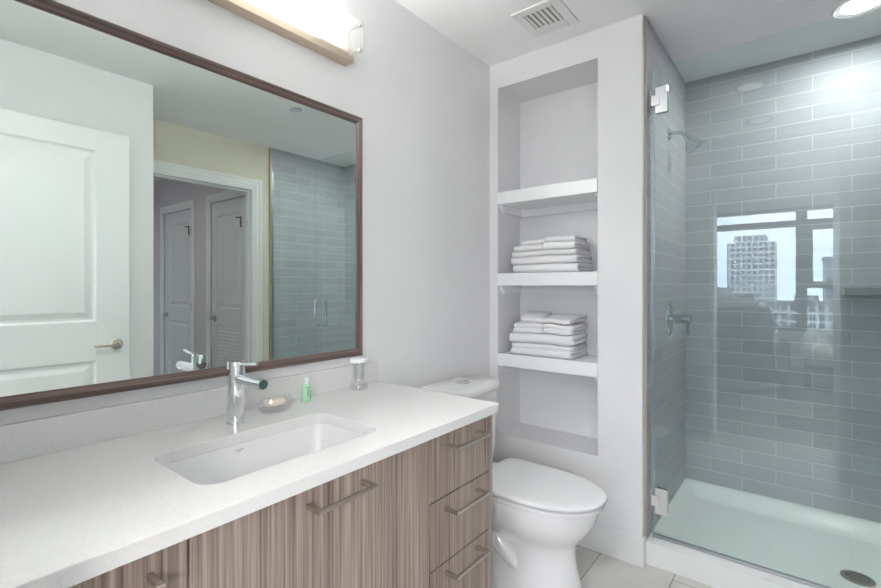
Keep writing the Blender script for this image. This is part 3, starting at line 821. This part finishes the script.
# faucet
fx_, fy_ = 0.121, 0.653
fa = thing('faucet', 'tall cylindrical chrome single-lever faucet behind the sink', 'faucet', (fx_, fy_, ZT))
b = BM(); lathe(b, (fx_, fy_, ZT + 0.0002), (0, 0, 1), [(0, 0.0265), (0.004, 0.0265), (0.005, 0.0238), (0.128, 0.0238), (0.129, 0.0228), (0.131, 0.0228)], 40); obj('body', b, chrome, fa, smooth=35)
b = BM(); lathe(b, (fx_, fy_, ZT + 0.1312), (0, 0, 1), [(0, 0.0238), (0.036, 0.0238), (0.040, 0.0225), (0.041, 0.0)], 40, True, False); cp = obj('cap', b, chrome, fa, smooth=35)
b = BM(); tube(b, [(fx_ + 0.018, fy_, ZT + 0.163), (fx_ + 0.045, fy_, ZT + 0.166), (fx_ + 0.108, fy_, ZT + 0.174)], [0.0048, 0.0046, 0.0042], 14); obj('lever', b, chrome, cp, smooth=50)
b = BM(); tube(b, [(fx_ + 0.012, fy_, ZT + 0.124), (fx_ + 0.070, fy_, ZT + 0.124), (fx_ + 0.138, fy_, ZT + 0.1235)], 0.0142, 28); sp = obj('spout', b, chrome, fa, smooth=40)
b = BM(); lathe(b, (fx_ + 0.1382, fy_, ZT + 0.1235), (1, 0, 0), [(0, 0.0118), (0.0012, 0.0112)], 24); obj('aerator', b, plain('dark_teal_aerator', srgb(60, 84, 88), 0.3), sp)
b = BM(); lathe(b, (fx_ + 0.126, fy_, ZT + 0.1105), (0, 0, -1), [(0, 0.007), (0.003, 0.0065)], 16); obj('outlet', b, chrome, sp, smooth=40)

# mirror
mi = thing('wall_mirror', 'large rectangular mirror in a dark wood frame above the vanity', 'mirror', (0.006, 0.665, 0.975))
obj('glass', mkbox(0.002, 0.012, 0.146, 1.186, 1.000, 1.866), mirror_glass, mi)
def frame_bar(p):  # four mitred bars, each a profile of raised outer edge falling to the glass
    return p
Y0m, Y1m, Z0m, Z1m, fw = 0.118, 1.2125, 0.9755, 1.8925, 0.0285
prof = [(0.0, 0.001), (0.0, 0.018), (0.006, 0.0225), (0.014, 0.0215), (0.024, 0.0155), (fw, 0.0145), (fw, 0.0122), (fw, 0.001)]
def bar(side):
    b = BM(); r0, r1 = [], []
    for i, x in prof:
        if side == 'bottom': r0.append(Vector((x, Y0m + i, Z0m + i))); r1.append(Vector((x, Y1m - i, Z0m + i)))
        if side == 'top': r0.append(Vector((x, Y0m + i, Z1m - i))); r1.append(Vector((x, Y1m - i, Z1m - i)))
        if side == 'far': r0.append(Vector((x, Y1m - i, Z0m + i))); r1.append(Vector((x, Y1m - i, Z1m - i)))
        if side == 'near': r0.append(Vector((x, Y0m + i, Z0m + i))); r1.append(Vector((x, Y0m + i, Z1m - i)))
    loft(b, [r0, r1]); return b
for s in ('bottom', 'top', 'far', 'near'):
    obj('frame_bar', bar(s), frame_wood if s in ('bottom', 'top') else frame_wood_upright, mi, smooth=25)
for o_ in mi.children: pass

# vanity light
vl = thing('vanity_light', 'long lit wall light with frosted glass panel above the mirror', 'wall light', (0.03, 0.64, 2.07))
LY0, LY1 = 0.14, 1.142
obj('mounting_bar', mkbox(0.001, 0.048, LY0, LY1, 2.070, 2.098), warm_nickel, vl, bevel=0.001)
obj('back_plate', mkbox(0.001, 0.012, LY0 + 0.3, LY1 - 0.3, 2.098, 2.19), warm_nickel, vl)
b = BM(); tube(b, [(0.030, LY0 + 0.03, 2.135), (0.030, LY1 - 0.155, 2.135)], 0.013, 20); tb = obj('lamp_tube', b, tube_glow, vl, smooth=50)
for yy in (LY0 + 0.012, LY1 - 0.154):
    b = BM(); box(b, 0.0135, 0.046, yy, yy + 0.018, 2.0985, 2.152); obj('lamp_holder', b, warm_nickel, vl, bevel=0.001)
obj('glass_panel', mkbox(0.094, 0.099, LY0 - 0.02, LY1 + 0.002, 2.073, 2.203), frosted_glass, vl)
for yy in (LY0, LY1 - 0.018):
    for zc in (2.092, 2.183):
        b = BM(); lathe(b, (0.043, yy, zc), (1, 0, 0), [(0, 0.0035), (0.0505, 0.0035)], 10)
        lathe(b, (0.0992, yy, zc), (1, 0, 0), [(0, 0.0075), (0.008, 0.0075), (0.010, 0.006)], 18)
        obj('standoff', b, satin_nickel, vl, smooth=40)
obj('end_bracket', mkbox(0.012, 0.043, LY1 - 0.022, LY1 - 0.016, 2.098, 2.19), warm_nickel, vl)
obj('end_bracket', mkbox(0.012, 0.043, LY0 - 0.003, LY0 + 0.003, 2.098, 2.19), warm_nickel, vl)

# ================================================================ COUNTER ITEMS
bo = thing('toiletry_bottle', 'small green toiletry bottle with pale cap on the counter by the backsplash', 'bottle', (0.073, 0.916, ZT))
b = BM()
sec = lambda z, hx, hy, r: rrect(0.073, 0.916, hx, hy, r, ZT + z, 6)
loft(b, [sec(0.0003, .0105, .0125, .008), sec(0.003, .0118, .0140, .009), sec(0.048, .0118, .0140, .009), sec(0.054, .009, .0105, .0085), sec(0.058, .0075, .0075, .0074)])
bd = obj('body', b, green_gel, bo, smooth=50)
b = BM(); lathe(b, (0.073, 0.916, ZT + 0.0582), (0, 0, 1), [(0, 0.009), (0.019, 0.0095), (0.021, 0.008), (0.0215, 0)], 24, True, False); obj('cap', b, cap_white, bo, smooth=40)
b = BM()
box(b, 0.0849, 0.0855, 0.9135, 0.9165, ZT + 0.020, ZT + 0.042); box(b, 0.0849, 0.0855, 0.9075, 0.9245, ZT + 0.046, ZT + 0.048)
for k in range(6): box(b, 0.0849, 0.0855, 0.9215, 0.9265, ZT + 0.012 + k * 0.005, ZT + 0.014 + k * 0.005)
obj('label_print', b, green_label, bd)

cu = thing('tumbler', 'clear waisted plastic tumbler with white paper cap at the end of the backsplash', 'tumbler', (0.070, 1.148, ZT))
b = BM(); lathe(b, (0.070, 1.148, ZT + 0.0003), (0, 0, 1), [(0, 0.030), (0.002, 0.032), (0.010, 0.0325), (0.024, 0.031), (0.030, 0.024), (0.040, 0.0205), (0.075, 0.0215), (0.100, 0.026), (0.100, 0.0245), (0.075, 0.020), (0.040, 0.019), (0.033, 0.0)], 32, True, False); obj('cup', b, clear_plastic, cu, smooth=50)
b = BM(); lathe(b, (0.070, 1.148, ZT + 0.1003), (0, 0, 1), [(0, 0.029), (0.001, 0.0335), (0.008, 0.034), (0.014, 0.031), (0.016, 0.024), (0.0145, 0.0)], 32, True, False); obj('paper_cap', b, paper_white, cu, smooth=50)

dish = BM()
def dring(k, z, n=36): return [Vector((0.092 + 0.046 * k * math.cos(2 * PI * i / n), 0.795 + 0.066 * k * math.sin(2 * PI * i / n), ZT + z)) for i in range(n)]
loft(dish, [dring(0.70, 0.0004), dring(0.78, 0.003), dring(0.86, 0.012), dring(1.0, 0.023), dring(0.97, 0.0235), dring(0.83, 0.0135), dring(0.74, 0.0120)])
tag(obj('soap_dish', dish, clear_plastic, smooth=50), 'clear oval soap dish on the counter behind the sink', 'soap dish')
sb = thing('wrapped_soap', 'pale soap bar in clear crinkled wrap lying in the soap dish', 'soap', (0.092, 0.795, ZT + 0.013))
b = BM(); loft(b, [rrect(0.092, 0.790, .016, .026, .012, ZT + 0.0165, 6), rrect(0.092, 0.790, .020, .030, .014, ZT + 0.021, 6), rrect(0.092, 0.790, .020, .030, .014, ZT + 0.030, 6), rrect(0.092, 0.790, .015, .025, .011, ZT + 0.036, 6)])
obj('bar', b, soap_cream, sb, smooth=50)
b = BM(); rings = []
for k, (s, z) in enumerate(((0.75, 0.0143), (1.0, 0.020), (1.12, 0.030), (1.0, 0.041), (0.5, 0.044))):
    rg = []
    for i in range(40):
        a = 2 * PI * i / 40; q = 1 + 0.10 * noise.noise(Vector((math.cos(a) * 4, math.sin(a) * 4, k * 1.3)))
        ex = 1.3 if abs(math.sin(a)) > 0.93 and k in (2, 3) else 1.0
        rg.append(Vector((0.092 + 0.0255 * s * q * math.cos(a), 0.792 + 0.038 * s * q * ex * math.sin(a), ZT + z + (0.003 * noise.noise(Vector((a * 5, k, 0))) if k > 1 else 0))))
    rings.append(rg)
loft(b, rings); obj('wrapper', b, clear_plastic, sb, smooth=20)

# ================================================================ TOILET
TY = 1.735
to = thing('toilet', 'white two-piece toilet with closed lid between the vanity and the niche wall', 'toilet', (0.40, TY, 0))
def egg(xr, xf, hw, z, n=64, p=2.2, pr=3.2):
    """plan outline: rear end at xr squared off, front tip at xf rounded"""
    xc = xr + (xf - xr) * 0.42; pts = []
    for i in range(n):
        a = 2 * PI * i / n; c, s = math.cos(a), math.sin(a)
        L = (xf - xc) if c > 0 else (xc - xr)
        e = p if c > 0 else pr
        q = (abs(c) ** e + abs(s) ** e) ** (-1 / e)
        pts.append(Vector((xc + L * c * q, TY + hw * s * q, z)))
    return pts
b = BM()
loft(b, [egg(0.10, 0.695, 0.126, 0.0), egg(0.10, 0.694, 0.126, 0.012), egg(0.11, 0.686, 0.119, 0.05), egg(0.12, 0.668, 0.110, 0.12), egg(0.13, 0.656, 0.104, 0.18), egg(0.14, 0.656, 0.107, 0.212), egg(0.15, 0.664, 0.120, 0.236), egg(0.15, 0.690, 0.149, 0.266), egg(0.15, 0.716, 0.169, 0.30), egg(0.15, 0.737, 0.180, 0.34), egg(0.15, 0.742, 0.182, 0.375), egg(0.15, 0.744, 0.183, 0.392), egg(0.16, 0.738, 0.178, 0.398)])
bowl = obj('bowl', b, porcelain, to, smooth=60)
for s in (-1, 1):
    b = BM(); y_ = TY + s * 0.088
    tube(b, [(0.46, y_ - s * .02, 0.10), (0.42, y_, 0.16), (0.36, y_ + s * .012, 0.215), (0.28, y_ + s * .012, 0.245), (0.20, y_ + s * .01, 0.215), (0.165, y_ + s * .004, 0.14), (0.16, y_, 0.02)], [0.030, 0.040, 0.044, 0.045, 0.043, 0.040, 0.038], 20)
    obj('trapway', b, porcelain, bowl, smooth=60)
b = BM(); loft(b, [egg(0.262, 0.756, 0.181, 0.3985, pr=8), egg(0.258, 0.764, 0.185, 0.401, pr=8), egg(0.258, 0.766, 0.186, 0.413, pr=8), egg(0.264, 0.758, 0.180, 0.4150, pr=8), egg(0.27, 0.75, 0.173, 0.4155, pr=8)]); obj('seat', b, seat_plastic, to, smooth=50)
b = BM(); loft(b, [egg(0.27, 0.75, 0.173, 0.4157, pr=8), egg(0.272, 0.752, 0.175, 0.4195, pr=8), egg(0.262, 0.768, 0.186, 0.421, pr=8), egg(0.258, 0.772, 0.188, 0.424, pr=8), egg(0.258, 0.772, 0.188, 0.4325, pr=12), egg(0.260, 0.769, 0.186, 0.4352, pr=12), egg(0.266, 0.762, 0.181, 0.4367, pr=12), egg(0.30, 0.72, 0.150, 0.4378, pr=10), egg(0.36, 0.64, 0.09, 0.4388, pr=8)]); obj('lid', b, seat_plastic, to, smooth=60)
for s in (-1, 1):
    b = BM(); loft(b, [rrect(0.243, TY + s * 0.075, 0.018, 0.026, 0.010, 0.3985), rrect(0.243, TY + s * 0.075, 0.018, 0.026, 0.010, 0.425), rrect(0.243, TY + s * 0.075, 0.013, 0.020, 0.008, 0.430)])
    obj('lid_hinge', b, seat_plastic, to, smooth=50)

b = BM()
def tk(xr, xf, hw, r, z, n=8):
    pts = []
    for sx, sy, a0, rr in ((1, 1, 0, r * 2.2), (-1, 1, PI / 2, r * 0.6), (-1, -1, PI, r * 0.6), (1, -1, 1.5 * PI, r * 2.2)):
        ex, ey = min(rr, (xf - xr) * 0.48), rr
        for k in range(n + 1):
            a = a0 + PI / 2 * k / n
            cx_ = (xf - ex) if sx > 0 else (xr + ex)
            pts.append(Vector((cx_ + ex * math.cos(a), TY + sy * (hw - ey) + ey * math.sin(a), z)))
    return pts
loft(b, [tk(0.05, 0.205, 0.165, 0.04, 0.3985), tk(0.04, 0.215, 0.178, 0.04, 0.43), tk(0.034, 0.222, 0.186, 0.04, 0.50), tk(0.030, 0.230, 0.196, 0.042, 0.757)]); obj('tank', b, porcelain, to, smooth=50)
b = BM(); loft(b, [tk(0.024, 0.236, 0.202, 0.045, 0.7585), tk(0.020, 0.242, 0.207, 0.048, 0.763), tk(0.020, 0.243, 0.208, 0.048, 0.786), tk(0.024, 0.238, 0.203, 0.046, 0.796), tk(0.034, 0.226, 0.192, 0.042, 0.8005)]); ld = obj('tank_lid', b, porcelain, to, smooth=50)
b = BM(); lathe(b, (0.128, TY - 0.012, 0.8007), (0, 0, 1), [(0, 0.034), (0.003, 0.034), (0.005, 0.030), (0.005, 0)], 32, True, False); obj('flush_button', b, chrome, ld, smooth=30)
b = mkbox(0.127, 0.129, TY - 0.040, TY + 0.016, 0.8055, 0.8060); obj('button_split', b, dark_gap, ld)

# ================================================================ BEDROOM AND CITY, SEEN REFLECTED IN THE SHOWER GLASS
ch = thing('armchair', 'grey upholstered armchair in the bedroom, reflected in the shower glass', 'armchair', (0.80, -2.1, 0))
def cushion(x0, x1, y0, y1, z0, z1, r=0.06, lean=0.0):
    b = BM(); cx_, cy_ = (x0 + x1) / 2, (y0 + y1) / 2; hx, hy = (x1 - x0) / 2, (y1 - y0) / 2; h = z1 - z0
    rings = []
    for k, (t, i) in enumerate(((0, 0.8), (0.06, 0.3), (0.2, 0.0), (0.8, 0.0), (0.94, 0.3), (1, 0.8))):
        rg = rrect(cx_, cy_, hx - r * i, hy - r * i, r, z0 + h * t, 6)
        rings.append([Vector((p.x, p.y + lean * t, p.z)) for p in rg])
    loft(b, rings); return b
obj('seat', cushion(0.50, 1.10, -2.35, -1.80, 0.16, 0.44), grey_fabric, ch, smooth=60)
obj('backrest', cushion(0.42, 1.05, -2.52, -2.34, 0.16, 0.98, 0.08, -0.12), grey_fabric, ch, smooth=60)
obj('armrest', cushion(0.38, 0.50, -2.40, -1.80, 0.16, 0.62, 0.05), grey_fabric, ch, smooth=60)
obj('armrest', cushion(1.10, 1.22, -2.40, -1.80, 0.16, 0.62, 0.05), grey_fabric, ch, smooth=60)
for x, y in ((0.42, -2.42), (1.17, -2.42), (0.42, -1.86), (1.17, -1.86)):
    b = BM(); tube(b, [(x, y, 0.001), (x, y, 0.165)], [0.015, 0.024], 12); obj('leg', b, dark_wood, ch, smooth=50)
bed = thing('bed', 'bed with rumpled white duvet under the bedroom window, reflected in the shower glass', 'bed', (2.3, -3.3, 0))
obj('bed_base', mkbox(1.35, 3.35, -4.15, -2.55, 0.001, 0.28), dark_wood, bed, bevel=0.01)
obj('mattress', cushion(1.36, 3.34, -4.14, -2.56, 0.281, 0.50), linen_white, bed, smooth=60)
b = BM(); NX, NY = 40, 34; V = []
for j in range(NY + 1):
    row = []
    for i in range(NX + 1):
        x = 1.30 + 1.75 * i / NX; y = -4.19 + 1.68 * j / NY
        e = min(1, min(i, j, NY - j) / 2.0)
        row.append(b.verts.new((x, y, 0.40 + e * 0.16 + e * 0.07 * noise.noise(Vector((x * 4, y * 4, 2))))))
    V.append(row)
for j in range(NY):
    for i in range(NX): b.faces.new((V[j][i], V[j][i + 1], V[j + 1][i + 1], V[j + 1][i]))
du = obj('duvet', b, linen_white, bed, smooth=180); md = du.modifiers.new('thick', 'SOLIDIFY'); md.thickness = 0.03; md.offset = 1
for k, y in enumerate((-3.75, -2.98)):
    b = BM(); rings = []
    for t in range(9):
        a = t / 8; s = math.sin(PI * (0.06 + 0.88 * a)) ** 0.5
        rings.append([Vector((3.14 + 0.19 * s * math.cos(q * PI / 10), y - 0.33 + 0.66 * a, 0.72 + 0.075 * s * math.sin(q * PI / 10))) for q in range(20)])
    loft(b, rings); tag(obj('pillow', b, linen_white, smooth=180), ('white pillow on the bed nearer the window' if k == 0 else 'white pillow on the bed further from the window'), 'pillow', 'white pillows on the bed')

fl = thing('fill_floor_lamp', 'added fill light shaped as a drum-shade floor lamp, unseen in the bedroom', 'floor lamp', (2.05, -1.15, 0))  # added as frontal fill for the niche, placed clear of the glass reflection
b = BM(); lathe(b, (2.05, -1.15, 0.001), (0, 0, 1), [(0, 0.15), (0.02, 0.15), (0.03, 0.02)], 32); obj('base', b, dark_metal, fl, smooth=40)
b = BM(); tube(b, [(2.05, -1.15, 0.03), (2.05, -1.15, 1.62)], 0.010, 12); obj('pole', b, dark_metal, fl, smooth=50)
b = BM(); lathe(b, (2.05, -1.15, 1.36), (0, 0, 1), [(0, 0.22), (0.34, 0.19), (0.34, 0.187), (0, 0.217)], 40, False, False); obj('lamp_shade', b, emit('lit_fill_shade', (1.0, 0.965, 0.93, 1), FILL_LAMP), fl, smooth=50)

GZ = -42
struct('ground', mkbox(-420, 420, -900, -30, GZ - 1, GZ), asphalt)
tw = thing('tower', 'pale high-rise tower with stepped top, reflected in the shower glass', 'tower', (-22, -305, GZ))
obj('shaft', mkbox(-33.5, -11.5, -320, -300, GZ + 0.01, 25.5), facade_pale, tw)
obj('crown', mkbox(-30, -15.5, -318, -300.5, 25.5, 29.5), facade_pale, tw)
rn = random.Random(5)
blds = [('office_block', 20, -240, 26, 20, 12, facade_grey, 'grey office block right of the pale tower, reflected in the shower glass'),
        ('brown_building', -22, -190, 20, 18, -2, facade_brown, 'brown brick building at the foot of the pale tower'),
        ('apartment_block', -60, -260, 30, 20, -6, facade_brown, 'brown apartment block left of the pale tower'),
        ('apartment_block', 2, -210, 24, 16, -5, facade_pale, 'pale low apartment block right of the tower foot'),
        ('warehouse', 30, -150, 30, 20, -12, facade_grey, 'low grey warehouse in the city beyond the window'),
        ('brown_building', 70, -300, 30, 24, 6, facade_brown, 'brown building furthest right in the city view'),
        ('warehouse', -8, -120, 22, 16, -24, facade_pale, 'low pale warehouse nearest the bedroom window'),
        ('office_block', 100, -340, 34, 24, 22, facade_pale, 'pale office block far right of the tower')]
for nm, x, y, w, dd, z, m, lab in blds:
    t = thing(nm, lab, 'building', (x, y, GZ))
    obj('walls', mkbox(x - w / 2, x + w / 2, y - dd / 2, y + dd / 2, GZ + 0.01, z), m, t)
    obj('roof', mkbox(x - w / 2 - 0.4, x + w / 2 + 0.4, y - dd / 2 - 0.4, y + dd / 2 + 0.4, z + 0.01, z + 0.9), asphalt, t)
    obj('rooftop_unit', mkbox(x - w / 6, x + w / 8, y - 2, y + 2, z + 0.92, z + 3), facade_grey, t)
